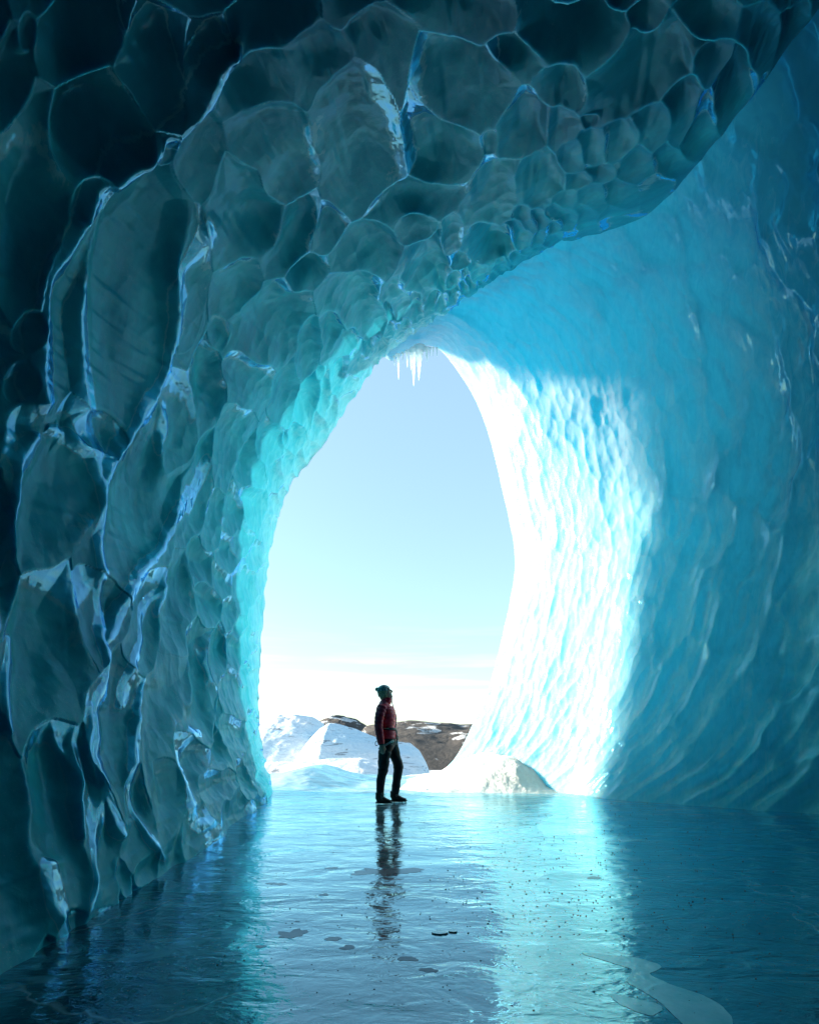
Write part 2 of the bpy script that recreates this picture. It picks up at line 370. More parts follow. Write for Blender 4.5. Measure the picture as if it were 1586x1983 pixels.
for pl, wd, hh in RIBS:
    q = cubic(np.array(pl, float), np.linspace(0, len(pl) - 1, (len(pl) - 1) * 5 + 1)); best = np.full(px.shape, 1e9); par = np.zeros(px.shape)
    x_0, x_1 = q[:, 0].min() - 90, q[:, 0].max() + 90; y_0, y_1 = q[:, 1].min() - 90, q[:, 1].max() + 90
    m = (px > x_0) & (px < x_1) & (py > y_0) & (py < y_1) & (Y > 0.3); ax, ay = px[m], py[m]; bb = np.full(ax.shape, 1e9); pp = np.zeros(ax.shape)
    for k in range(len(q) - 1):
        (xa, ya), (xb, yb) = q[k], q[k + 1]
        f = np.clip(((ax - xa) * (xb - xa) + (ay - ya) * (yb - ya)) / ((xb - xa) ** 2 + (yb - ya) ** 2 + 1e-9), 0, 1)
        dd = np.hypot(ax - xa - f * (xb - xa), ay - ya - f * (yb - ya)); w_ = dd < bb; bb[w_] = dd[w_]; pp[w_] = ((k + f) / (len(q) - 1))[w_]
    fade = sstep(0, 0.12, pp) * sstep(1.0, 0.9, pp) + 0.25
    wob = 1.25 + 0.3 * noise(pp * 9, pp * 0, pp * 0, int(wd))
    prof = np.exp(-(bb / (wd * wob)) ** 1.6) * np.minimum(fade, 1)
    ribH[m] = np.maximum(ribH[m], prof * hh); ribM[m] = np.maximum(ribM[m], prof)
H += ribH * 0.42
H2 = scoops(SS * 1.3, TT * 1.6, 5) * 0.35
H = H * (1 - behind) + H2 * behind
# finer flow marks and lumps
H += 0.012 * fbm(X * 2, Y * 2, Z * 1.2, 2, 40) + 0.0015 * fbm(X * 14, Y * 14, Z * 9, 2, 50)
small = scoops(SS * 9 + 0.4 * fbm(X, Y, Z, 2, 61), TT * 9 + 0.4 * fbm(X, Y, Z, 2, 62), 60) 
H += small * (0.006 + 0.016 * sstep(3.0, 7.5, Y)) + 0.004 * noise(SS * 26 + 2 * fbm(X, Y, Z, 2, 64), TT * 3, 0 * X, 66)
H *= (0.65 + 0.35 * sstep(0, 0.5, TT)) * (1 - 0.85 * sstep(6.6, 7.8, SS) * (1 - sstep(0.9, 2.4, TT)))
V2 = V + Nn * (H - 0.10)[..., None]
# wrap the lip outwards so that the ice has a real thickness at the mouth
out_dir = np.array([0, 1, 0])
lipn = 14
ext = []
base = V2[0].copy(); n0 = Nn[0]
fw = V[0] - V[12]; fw /= np.linalg.norm(fw, axis=1, keepdims=True)
ln = (1.0 - 0.995 * sstep(6.4, 7.6, SS[0]))[:, None]
for k in range(1, lipn + 1):
    a = k / lipn * math.pi / 2
    ext.append(base - n0 * (0.8 * (1 - math.cos(a))) * ln + fw * 0.25 * math.sin(a) * ln)
for k in range(1, 3): ext.append(base - n0 * (0.8 + 0.1 * k) * ln + fw * 0.25 * ln)
V2 = np.concatenate([np.array(ext[::-1]), V2], 0)
cave_roof = link('cave_ceiling', grid_mesh('cave_ceiling', V2, (0.3, 4.5, 2.5)), M_scallop)
def ridge_attr(me, rows, val):
    a = me.attributes.new('ridge', 'FLOAT', 'POINT'); val = np.concatenate([np.full((rows - val.shape[0], val.shape[1]), 0.3), val], 0)
    x0 = np.zeros(rows * val.shape[1] * 3, np.float32); me.vertices.foreach_get('co', x0)
    if not np.allclose(x0.reshape(rows, -1, 3)[0, 0], V2[0, 0], atol=1e-4): val = val[:, ::-1]
    a.data.foreach_set('value', val.ravel().astype(np.float32))
rg = sstep(0.30, 0.85, h.reshape(px.shape)) * sstep(0.35, -0.45, vv.reshape(px.shape)) + 0.45 * sstep(0.8, 1.0, h.reshape(px.shape)) * (1 - behind) + 0.3 * behind
rg = rg * sstep(-0.22, 0.30, fbm(X * 1.7, Y * 1.7, Z * 1.7, 3, 47))
rg = np.maximum(rg, sstep(0.25, 0.8, ribM) * 0.95)
ridge_attr(cave_roof.data, V2.shape[0], rg)
tag(cave_roof, 'scalloped teal ice wall on the left arching over as the cave ceiling', kind='structure')

# ------------------------------------------------------------------ right wall of the cave
B_ctrl = [
 [P(790,1515,10.6), P(868,1476,10.5), P(912,1400,10.4), P(948,1310,10.4), P(983,1160,10.4), P(992,1070,10.4), P(970,955,10.3), P(925,795,10.2), P(852,684,9.9), P(800,682,9.8), P(752,700,9.8), P(700,672,9.9)],
 [P(960,1530,9.7), P(985,1465,9.7), P(1010,1395,9.7), P(1035,1300,9.6), P(1060,1150,9.6), P(1068,1040,9.5), P(1050,910,9.4), P(990,735,9.3), P(890,640,9.2), P(810,640,9.3), P(738,668,9.5), P(670,720,9.7)],
 [P(1075,1538,8.9), P(1095,1470,8.9), P(1110,1395,8.9), P(1130,1290,8.9), P(1150,1130,8.9), P(1150,990,8.9), P(1130,860,8.9), P(1060,690,8.9), P(950,590,8.9), P(850,590,9.0), P(760,610,9.2), P(680,660,9.5)],
 [P(1190,1555,7.8), P(1205,1480,7.9), P(1220,1395,8.0), P(1235,1280,8.1), P(1255,1110,8.2), P(1260,950,8.3), P(1240,800,8.4), P(1180,650,8.4), P(1070,545,8.5), P(950,520,8.6), P(850,530,8.9), P(760,560,9.2)],
 [P(1320,1566,7.2), P(1340,1480,7.3), P(1350,1390,7.4), P(1365,1260,7.5), P(1385,1080,7.6), P(1390,900,7.7), P(1370,740,7.8), P(1310,580,7.9), P(1190,480,8.0), P(1080,430,8.2), P(980,420,8.5), P(880,430,8.9)],
 [P(1460,1574,6.7), P(1480,1480,6.8), P(1495,1380,6.9), P(1510,1230,7.0), P(1525,1030,7.1), P(1525,830,7.2), P(1500,650,7.2), P(1430,490,7.3), P(1330,370,7.4), P(1240,280,7.6), P(1150,240,7.9), P(1050,250,8.4)],
 [P(1620,1588,6.2), P(1650,1480,6.2), P(1665,1370,6.2), P(1680,1200,6.2), P(1690,980,6.2), P(1690,760,6.2), P(1670,560,6.2), P(1620,370,6.2), P(1540,180,6.3), P(1450,40,6.5), P(1380,-60,6.9), P(1280,-80,7.4)],
 [W(6.1,4.9,-.15), W(6.35,4.9,.6), W(6.5,4.9,1.3), W(6.6,4.8,2.3), W(6.6,4.8,3.7), W(6.5,4.8,5.0), W(6.2,4.7,6.3), W(5.7,4.6,7.5), W(5.2,4.5,8.4), W(4.6,4.5,9.2), W(4.0,4.6,9.8), W(3.4,4.8,10.2)],
 [W(6.3,2.5,-.15), W(6.5,2.5,.6), W(6.7,2.5,1.3), W(6.8,2.5,2.3), W(6.7,2.5,3.7), W(6.5,2.5,5.0), W(6.1,2.4,6.2), W(5.6,2.3,7.2), W(5.0,2.2,8.0), W(4.4,2.2,8.6), W(3.8,2.2,9.0), W(3.2,2.3,9.4)],
 [W(5.4,-.5,-.15), W(5.6,-.5,.6), W(5.8,-.5,1.3), W(5.9,-.5,2.3), W(5.8,-.5,3.7), W(5.6,-.5,4.9), W(5.2,-.5,5.9), W(4.8,-.5,6.8), W(4.4,-.5,7.5), W(4.0,-.5,8.0), W(3.4,-.5,8.4), W(2.8,-.5,8.8)],
 [W(3.2,-3.4,-.15), W(3.4,-3.5,.6), W(3.5,-3.6,1.3), W(3.6,-3.6,2.3), W(3.6,-3.6,3.5), W(3.5,-3.6,4.5), W(3.4,-3.6,5.4), W(3.3,-3.6,6.2), W(3.2,-3.5,6.8), W(3.0,-3.5,7.3), W(2.8,-3.4,7.7), W(2.6,-3.4,8.0)],
 [W(0,-5.0,-.15), W(0,-5.1,.6), W(0,-5.2,1.3), W(0,-5.2,2.3), W(0,-5.2,3.3), W(0,-5.1,4.2), W(0,-5.0,5.0), W(0,-4.9,5.8), W(0,-4.8,6.3), W(0,-4.7,6.8), W(0,-4.6,7.2), W(0,-4.5,7.6)],
 [W(-2.9,-3.8,-.15), W(-3,-3.8,.6), W(-3.2,-3.8,1.3), W(-3.2,-3.8,2.3), W(-3.2,-3.8,3.3), W(-3.1,-3.8,4.2), W(-3,-3.8,5.0), W(-2.9,-3.7,5.8), W(-2.8,-3.7,6.3), W(-2.7,-3.6,6.8), W(-2.6,-3.6,7.2), W(-2.5,-3.5,7.6)],
]
seal = [W(-1.5,8.6,7.0), W(-1.2,8.2,7.3), W(-.7,7.9,7.7), W(-.2,7.5,7.9), W(.7,6.9,8.0), W(1.7,6.0,7.7), W(2.6,4.9,7.2), W(3.0,3.6,6.9), W(2.9,2.0,7.2), W(2.4,-.5,7.8), W(2.4,-3.2,7.4), W(0,-4.3,7.3), W(-2.4,-3.3,7.3)]
B_ctrl = np.array([r + [q] for r, q in zip(B_ctrl, seal)])
segs = [110, 110, 120, 130, 130, 120, 40, 20, 12, 12, 10, 8]
t = np.concatenate([k + np.arange(n) / n for k, n in enumerate(segs)] + [[len(segs)]])
tmp = cubic(B_ctrl, t)
scol = [60, 70, 80, 130, 110, 110, 110, 110, 80, 80, 60, 40]
s_ = np.concatenate([k + np.arange(n) / n for k, n in enumerate(scol)] + [[len(scol)]])
V = np.transpose(cubic(np.transpose(tmp, (1, 0, 2)), s_), (1, 0, 2))
TT = np.broadcast_to(t[:, None], V.shape[:2]); SS = np.broadcast_to(s_[None, :], V.shape[:2])
Nn = normals(V); Nn *= -1 if ((ctr - V) * Nn).sum() < 0 else 1
X, Y, Z = V[..., 0], V[..., 1], V[..., 2]
wA = 0.35 * fbm(X * .8, Y * .8, Z * .8, 3, 71); wB = 0.35 * fbm(X * .8, Y * .8, Z * .8, 3, 72)
arc = np.concatenate([np.zeros((1, V.shape[1])), np.cumsum(np.linalg.norm(np.diff(V, axis=0), axis=2), 0)], 0)
arv = np.concatenate([np.zeros((V.shape[0], 1)), np.cumsum(np.linalg.norm(np.diff(V, axis=1), axis=2), 1)], 1)
Hb = scoops(arc * 1.1 + wA, arv * 0.55 + wB, 80) * 0.19
Hm = scoops(arc * 3.0 + 2 * wA, arv * 1.25 + 2 * wB, 90) * 0.12
Hs = scoops(arc * 7.5 + 3 * wA, arv * 3.0 + 3 * wB, 99) * 0.036
HH = Hb * (0.35 + 0.65 * sstep(1.6, 4.0, TT)) + Hm * sstep(2.2, 4.2, TT) * 1.1 + Hm * 0.35 + Hs + 0.03 * fbm(X * 2, Y * 2, Z * 2, 4, 75) + 0.006 * fbm(X * 16, Y * 16, Z * 8, 3, 76)
HH *= (0.30 + 0.70 * sstep(0, 0.5, TT)) * (0.4 + 0.6 * sstep(0, 1.0, SS))
V2 = V + Nn * (HH - 0.08)[..., None]
base = V2[0].copy(); ext = []
n0 = -np.stack([base[:, 0] - 0.2, 0 * base[:, 0], base[:, 2] - 3.0], 1); n0 /= np.linalg.norm(n0, axis=1, keepdims=True)
for k in range(1, 13):
    a = k / 12 * math.pi / 2
    ext.append(base - n0 * (0.9 * (1 - math.cos(a))) + np.array([0.0, 0.35, 0]) * math.sin(a))
for k in range(1, 3): ext.append(base - n0 * (0.9 + 0.3 * k) + np.array([0, 0.35 + .2 * k, 0]))
V2 = np.concatenate([np.array(ext[::-1]), V2], 0)
cave_wall = link('cave_wall', grid_mesh('cave_wall', V2, (0.3, 4.5, 2.5)), M_wall)
ridge_attr(cave_wall.data, V2.shape[0], sstep(0.3, 0.7, Hm / 0.045 + Hb / 0.3))
tag(cave_wall, 'bright blue and white curved ice wall on the right of the cave mouth', kind='structure')

# ------------------------------------------------------------------ unseen opaque hull added over the cave to keep the inside dark
M_snow = None
def snow_material():
    m, t, o = mat('glacier_snow'); g = G(t)
    streak = g.noise(g.pos((0.35, 0.35, 2.6), (0.0, 0.45, 0.3)), 1.1, 9, 0.66, 1.6)
    dirt = g.ramp(streak, [(0.575, 0.0), (0.63, 1.0)])
    blue = g.ramp(g.noise(g.pos((0.12, 0.12, 0.3)), 1.4, 4), [(0.42, 0.0), (0.62, 1.0)])
    c = g.mix(blue, (0.80, 0.82, 0.84), (0.55, 0.72, 0.82))
    c = g.mix(g.math('MULTIPLY', dirt, 0.75), c, (0.10, 0.11, 0.13))
    nm = g.bump(g.noise(g.pos((1, 1, 2)), 1.6, 8, 0.65), 0.8, 0.5)
    g.out(o, g.bsdf(c, 0.65, nm)); return m
M_snow = snow_material()
nu, nv = 60, 70
yf = 7.8                                    # front edge of the hull, placed to set how much daylight gets in
HV = np.zeros((nu, nv, 3))
for i, a in enumerate(np.linspace(0, 1, nu)):
    sc = math.sqrt(max(0.0, 1 - a ** 6))
    for j, b in enumerate(np.linspace(-0.12 * math.pi, 1.12 * math.pi, nv)):
        HV[i, j] = (1.5 + 5.9 * math.copysign(abs(math.cos(b)) ** 0.6, math.cos(b)) * sc, 0, 11.3 * math.copysign(abs(math.sin(b)) ** 0.6, math.sin(b)) * sc)
        yfr = yf + 1.1 * float(noise(np.array(b * 2.3), np.array(0.0), np.array(0.0), 3)) - 0.5 * (1 - float(sstep(0.35, 1.1, b))); HV[i, j, 1] = yfr - a * (yfr + 8.8)
HV += (fbm(HV[..., 0] * .3, HV[..., 1] * .3, HV[..., 2] * .3, 3, 9) * 0.5)[..., None]
light_hull = link('glacier', grid_mesh('glacier', HV), M_snow)  # added light blocker around the cave shells, out of view
tag(light_hull, 'unseen glacier hull shaped to block light over the cave', kind='structure')

# ------------------------------------------------------------------ floor
def floor_material():
    m, t, o = mat('wet_ice_floor'); g = G(t); p = g.pos()
    pp = g.pos((1.0, 1.0, 1.0))
    big = g.noise(pp, 0.45, 6, 0.6, 0.5); mid = g.noise(g.pos((0.8, 2.6, 1)), 1.6, 8, 0.62, 0.9); fine = g.noise(g.pos((1, 2.2, 1)), 14, 6, 0.6, 0.5)
    c = g.mix(g.ramp(big, [(0.35, 0), (0.65, 1)]), (0.006, 0.045, 0.060), (0.018, 0.085, 0.10))
    c = g.mix(g.ramp(mid, [(0.54, 0), (0.62, 1)]), c, (0.09, 0.27, 0.31))
    spk = g.math('MULTIPLY', g.ramp(g.vor(p, 34), [(0.10, 1), (0.2, 0)]), g.ramp(g.noise(p, 1.7, 5, 0.7), [(0.5, 0), (0.6, 1)]))
    c = g.mix(g.math('MULTIPLY', spk, 0.6), c, (0.6, 0.75, 0.8))
    wv = g.noise(g.pos((1.0, 1.9, 1)), 3.0, 5, 0.5, 0.7)
    patch = g.ramp(g.noise(g.pos((0.7, 1.6, 1)), 0.9, 7, 0.62, 0.4), [(0.42, 0), (0.62, 1)])
    zone = g.ramp(g.noise(g.pos((0.8, 1.1, 1)), 1.3, 5, 0.6, 0.8), [(0.40, 0.25), (0.62, 1.0)])
    nm = g.bump(wv, g.math('MULTIPLY', zone, 0.36), 0.06)
    nm = g.bump(g.noise(g.pos((1.4, 2.4, 1)), 9.0, 3, 0.5, 0.6), g.rng(patch, 0, 1, 0.08, 0.24), 0.02, nm)
    nd = g.bump(g.noise(p, 40, 5), 0.3, 0.005, nm)
    ck = g.n('ShaderNodeTexVoronoi', {'Vector': g.n('ShaderNodeMapping', {0: g.n('ShaderNodeVectorMath', {0: p, 1: g.n('ShaderNodeTexNoise', {'Vector': p, 'Scale': 1.2, 'Detail': 5}).outputs['Color']}, operation='ADD').outputs[0]}).outputs[0], 'Scale': 0.75}, feature='DISTANCE_TO_EDGE').outputs['Distance']
    c = g.mix(g.math('MULTIPLY', g.ramp(ck, [(0.0, 1.0), (0.012, 0.0)]), 0.55), c, (0.35, 0.60, 0.64))      # healed cracks
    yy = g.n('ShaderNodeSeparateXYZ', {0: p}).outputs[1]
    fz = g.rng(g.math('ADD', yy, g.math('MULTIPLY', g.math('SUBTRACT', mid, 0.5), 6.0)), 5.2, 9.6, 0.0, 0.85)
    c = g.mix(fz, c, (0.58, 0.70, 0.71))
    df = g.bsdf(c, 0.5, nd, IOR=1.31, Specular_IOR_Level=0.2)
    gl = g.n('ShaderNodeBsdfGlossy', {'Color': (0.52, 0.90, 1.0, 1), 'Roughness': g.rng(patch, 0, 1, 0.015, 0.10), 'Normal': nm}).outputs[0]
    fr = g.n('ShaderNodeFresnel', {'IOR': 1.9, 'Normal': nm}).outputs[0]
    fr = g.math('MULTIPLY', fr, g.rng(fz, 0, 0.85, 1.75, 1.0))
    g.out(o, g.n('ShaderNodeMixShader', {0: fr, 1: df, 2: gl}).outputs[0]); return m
M_floor = floor_material()
ys = np.concatenate([np.linspace(-6, 1.2, 20)[:-1], np.linspace(1.2, 9, 420)[:-1], np.linspace(9, 16, 160)])
xs = np.concatenate([np.linspace(-9, -2.6, 20)[:-1], np.linspace(-2.6, 5.4, 420)[:-1], np.linspace(5.4, 9, 14)])
XX, YY = np.meshgrid(xs, ys, indexing='ij')
def floor_z(X, Y):
    z = 0.008 * fbm(X * 1.1, Y * 2.2, 0 * X, 3, 31) + 0.006 * scoops(X * 1.5, Y * 2.6, 33)
    z = z * sstep(0.3, 5.0, Y + 2.5) - 0.004
    z += 0.05 * sstep(7.6, 9.5, Y) * (fbm(X * 1.3, Y * 1.3, 0 * X, 4, 35))
    z -= 0.9 * sstep(13.0, 16.0, Y) ** 1.5 
    z += 0.22 * np.exp(-((X + 2.3) / 0.7) ** 2) * sstep(9.0, 11.5, Y) * 1.2
    return z
FV = np.stack([XX, YY, floor_z(XX, YY)], -1)
floor = link('ground', grid_mesh('ground', FV), M_floor)
tag(floor, 'wet reflective blue ice floor of the cave', kind='structure')

# ------------------------------------------------------------------ snow mound at the foot of the right wall
def mound_material():
    m, t, o = mat('crusted_snow'); g = G(t); p = g.pos()
    c = g.mix(g.noise(p, 3, 6), (0.80, 0.80, 0.77), (0.88, 0.87, 0.83))
    c = g.mix(g.math('MULTIPLY', g.ramp(g.vor(p, 14), [(0.05, 1), (0.10, 0)]), 0.3), c, (0.40, 0.37, 0.32))
    nm = g.bump(g.noise(p, 7, 6, 0.6), 0.45, 0.06)
    g.out(o, g.bsdf(c, 0.55, nm)); return m
M_mound = mound_material()
xs = np.linspace(-0.6, 3.6, 260); ys = np.linspace(8.5, 13.2, 240)
XX, YY = np.meshgrid(xs, ys, indexing='ij')
rid = np.exp(-(((XX - 1.45) / 0.85) ** 2)) * 0.44 * np.exp(-((YY - 10.3) / 1.0) ** 2)
rid += 0.45 * np.exp(-(((XX - 2.4) / 0.9) ** 2) - ((YY - 9.9) / 0.7) ** 2)
rid += 0.14 * sstep(-0.6, 1.2, XX) * sstep(9.0, 10.6, YY)
rid += 0.05 * fbm(XX * 2, YY * 2, 0 * XX, 5, 81) + 0.018 * scoops(XX * 4, YY * 4, 83)
edge = sstep(0, 1, np.minimum(np.minimum((XX + 0.6) / 0.9, (3.6 - XX) / 0.2), np.minimum((YY - 8.5) / 0.9, (13.2 - YY) / 0.4)))
MV = np.stack([XX, YY, rid * edge - 0.06 + 0.03 * edge], -1)
mound = link('snow_mound', grid_mesh('snow_mound', MV), M_mound)
tag(mound, 'low sunlit snow mound at the foot of the right ice wall', 'snow mound')

# ------------------------------------------------------------------ outside: ground, glacier humps, hills
M_out = snow_material(); M_out.name = 'outer_snow'
gy = np.concatenate([np.linspace(15.2, 60, 80)[:-1], np.geomspace(60, 6000, 40)]); gx = np.concatenate([-np.geomspace(5000, 30, 30), np.linspace(-28, 28, 60), np.geomspace(30, 5000, 30)])
XX, YY = np.meshgrid(gx, gy, indexing='ij')
ZZ = -0.6 - 4.4 * sstep(15.2, 34, YY) - 5 * sstep(34, 110, YY) + 0.25 * fbm(XX * .2, YY * .2, 0 * XX, 4, 91)
outer = link('terrain', grid_mesh('terrain', np.stack([XX, YY, ZZ], -1)), M_out)
tag(outer, kind='structure')

def hump(name, outline, d, depth, base_z, mat_, label, seed, amp=0.25, nx=260, ny=120):
    """a rounded ridge whose skyline passes through the outline (column,row) pairs at distance d"""
    ox = np.array([(a - CX) / F * d for a, b in outline]); oz = np.array([EYE - (b - HY) / F * d for a, b in outline])
    xs = np.linspace(ox[0], ox[-1], nx); zs = np.interp(xs, ox, oz)
    ker = np.hanning(9); ker /= ker.sum(); zs = np.convolve(np.pad(zs, 4, mode='edge'), ker, 'valid')
    v = np.linspace(-1, 1, ny)
    prof = np.cos(np.clip(v, -1, 1) * math.pi / 2) ** 0.75
    XX = np.broadcast_to(xs[:, None], (nx, ny)).copy(); YY = d + depth * v[None, :] + 0 * XX
    sc_ = 1 / max(depth, 1e-3)
    ZZ = base_z + (zs[:, None] - base_z) * prof[None, :]
    nz = fbm(XX * sc_ * 1.5, YY * sc_ * 1.5, 0 * XX, 6, seed)
    XX = XX * (YY / d) ** (0.0)
    ZZ = ZZ + nz * amp * prof[None, :] * 1.0
    return tag(link(name, grid_mesh(name, np.stack([XX, YY, ZZ], -1)), mat_), label, kind='structure')

hump('glacier_hump', [(440,1500),(470,1420),(505,1404),(540,1396),(575,1397),(605,1402),(622,1412),(632,1440),(650,1480),(660,1520)], 46, 12, -6, M_out, 'left rounded white glacier hump with dark streaks', 101, 1.0)
hump('glacier_hump', [(560,1500),(600,1440),(622,1418),(640,1409),(680,1414),(720,1422),(760,1430),(795,1436),(812,1450),(826,1474),(834,1500)], 40, 9, -6, M_out, 'long white glacier hump behind the person', 111, 0.8)
hump('glacier_hump', [(400,1560),(440,1490),(520,1476),(560,1474),(620,1470),(700,1466),(760,1476),(800,1490),(830,1520)], 30, 7, -5, M_out, 'low front swell of the glacier behind the person', 121, 0.35)

def hill_material():
    m, t, o = mat('bare_hill'); g = G(t)
    c = g.mix(g.noise(g.pos(), 0.05, 8, 0.65), (0.045, 0.043, 0.045), (0.12, 0.10, 0.085))
    sn = g.noise(g.pos((1, 0.6, 2.2), (0, 0.5, 0)), 0.045, 9, 0.62, 1.5)
    c = g.mix(g.ramp(sn, [(0.585, 0), (0.62, 1)]), c, (0.72, 0.74, 0.76))
    nm = g.bump(g.noise(g.pos(), 0.09, 9, 0.68), 1.0, 12)
    g.out(o, g.bsdf(c, 0.9, nm)); return m
M_hill = hill_material()
hump('hill', [(540,1430),(600,1400),(640,1394),(665,1396),(690,1402),(708,1412),(730,1425),(760,1440)], 330, 60, -14, M_hill, 'small dark hill beyond the left glacier hump', 131, 6)
hump('hill', [(690,1440),(705,1412),(730,1408),(790,1403),(850,1404),(905,1402),(960,1400),(1050,1396),(1300,1400),(1500,1440)], 260, 90, -14, M_hill, 'brown rocky hill streaked with snow behind the cave mouth', 141, 7)
hump('hill', [(-900,1440),(-300,1385),(200,1395),(420,1400),(540,1408),(700,1430)], 520, 120, -14, M_hill, 'distant dark hill hidden by the left wall', 151, 8)

# ------------------------------------------------------------------ icicles at the crown of the mouth
def icicle_material():
    m, t, o = mat('clear_icicle'); g = G(t)
    a = g.bsdf((0.75, 0.90, 0.94), 0.12, g.bump(g.noise(g.pos(), 30, 3), 0.3, 0.01), IOR=1.31)
    b = g.n('ShaderNodeBsdfTranslucent', {'Color': (0.90, 0.97, 0.98, 1)}).outputs[0]
    g.out(o, g.n('ShaderNodeMixShader', {0: 0.75, 1: a, 2: b}).outputs[0]); return m
M_icicle = icicle_material()
def icicle(px0, py0, px1, py1, wpx, label, seed, group='icicles hanging from the crown of the cave mouth'):
    d = 9.62
    top = Vector(P(px0, py0 - 10, d)); tip = Vector(P(px1, py1, d)); L = (top - tip).length; r0 = wpx / F * d / 2
    n = 22; bm = bmesh.new(); rings = []
    rn = random.Random(seed)
    for i in range(n + 1):
        q = i / n; c = (tip - top) * q
        r = r0 * (1 - q) ** 0.8 * (1 + 0.12 * math.sin(q * L * 60 + seed)) * (1 + 0.8 * math.exp(-q * 9)) + 0.0012
        rings.append([bm.verts.new(c + Vector((r * math.cos(a), r * math.sin(a) * 0.9, 0))) for a in [k * math.pi / 4 for k in range(8)]])
    for i in range(n):
        for k in range(8): bm.faces.new((rings[i][k], rings[i][(k + 1) % 8], rings[i + 1][(k + 1) % 8], rings[i + 1][k]))
    bm.faces.new(rings[-1]); bm.faces.new(rings[0][::-1])
    me = bpy.data.meshes.new('icicle'); bm.to_mesh(me); bm.free()
    o = link('icicle', me, M_icicle); o.location = top
    return tag(o, label, 'icicle', group)
ICE = [(801,686,801,748,9,'longest thin icicle hanging in the middle of the row'),
 (812,684,811,737,14,'thick tapered icicle just right of the longest one'),
 (771,697,772,736,5,'lone slender icicle hanging farthest left at the mouth'),
 (795,688,796,717,5,'short thin icicle touching the left side of the longest one'),
 (788,690,789,712,5,'short thin icicle second to the left of the longest one'),
 (826,684,827,701,7,'stubby icicle right of the thick tapered one')]
for i, a in enumerate(ICE): icicle(*a, seed=i)
for i, (a, b, c, lab) in enumerate([(780,693,704,'tiny icicle stub right of the lone slender icicle'),(764,700,708,'tiny icicle stub at the far left end of the row'),(818,684,694,'tiny icicle stub against the right side of the thick icicle'),
    (833,683,691,'first tiny icicle stub right of the stubby icicle'),(839,683,690,'second tiny icicle stub right of the stubby icicle'),(846,684,691,'tiny icicle stub at the far right end of the row')]):
    icicle(a, b, a, c, 3.5, lab, 20 + i)

# ------------------------------------------------------------------ things lying on the floor
def floor_pt(px, py):
    d = F * EYE / (py - HY); return (px - CX) / F * d, d
def sheet(name, outline, lift, mat_, rot_noise=0, sub=10, thick=0.0, amp=0.0, seed=0):
    """thin irregular sheet lying on the floor, outline in metres"""
    pts = [Vector((x, y, 0)) for x, y in outline]; n = len(pts)
    dense = []
    for i in range(n):
        p0, p1, p2, p3 = pts[i - 1], pts[i], pts[(i + 1) % n], pts[(i + 2) % n]
        for k in range(sub):
            f = k / sub
            dense.append(0.5 * (2 * p1 + (p2 - p0) * f + (2 * p0 - 5 * p1 + 4 * p2 - p3) * f * f + (3 * p1 - p0 - 3 * p2 + p3) * f ** 3))
    c = sum(dense, Vector()) / len(dense)
    out = []
    for k, p in enumerate(dense):
        q = float(fbm(np.array(p.x * 22), np.array(p.y * 22), np.array(0.0), 4, 200 + seed)) * amp
        out.append(p + (p - c).normalized() * q)
    zz = lambda x, y: float(floor_z(np.array(x), np.array(y)))
    from mathutils.geometry import delaunay_2d_cdt
    st = max(0.02, max((p - c).length for p in out) / 24)
    vs = [Vector((p.x, p.y)) for p in out]; ne = len(vs)
    x0, x1 = min(v.x for v in vs), max(v.x for v in vs); y0, y1 = min(v.y for v in vs), max(v.y for v in vs)
    gx_ = x0
    while gx_ < x1:
        gy_ = y0
        while gy_ < y1: vs.append(Vector((gx_, gy_))); gy_ += st
        gx_ += st
    r_ = delaunay_2d_cdt(vs, [(k, (k + 1) % ne) for k in range(ne)], [list(range(ne))], 1, 1e-5)
    bm = bmesh.new()
    bv = [bm.verts.new((v.x - c.x, v.y - c.y, zz(v.x, v.y) + lift)) for v in r_[0]]
    for f in r_[2]:
        if len(f) >= 3:
            try: bm.faces.new([bv[k] for k in f])
            except ValueError: pass
    bmesh.ops.delete(bm, geom=[v for v in bm.verts if not v.link_faces], context='VERTS')
    if thick:
        be = [e for e in bm.edges if e.is_boundary]; q = bmesh.ops.extrude_edge_only(bm, edges=be)
        for v in q['geom']:
            if isinstance(v, bmesh.types.BMVert): v.co.z -= thick
    bmesh.ops.recalc_face_normals(bm, faces=bm.faces)
    up_ = sum(f.normal.z for f in bm.faces)
    if up_ < 0: bmesh.ops.reverse_faces(bm, faces=bm.faces)
    me = bpy.data.meshes.new(name); bm.to_mesh(me); bm.free()
    o = link(name, me, mat_); o.location = (c.x, c.y, 0); return o

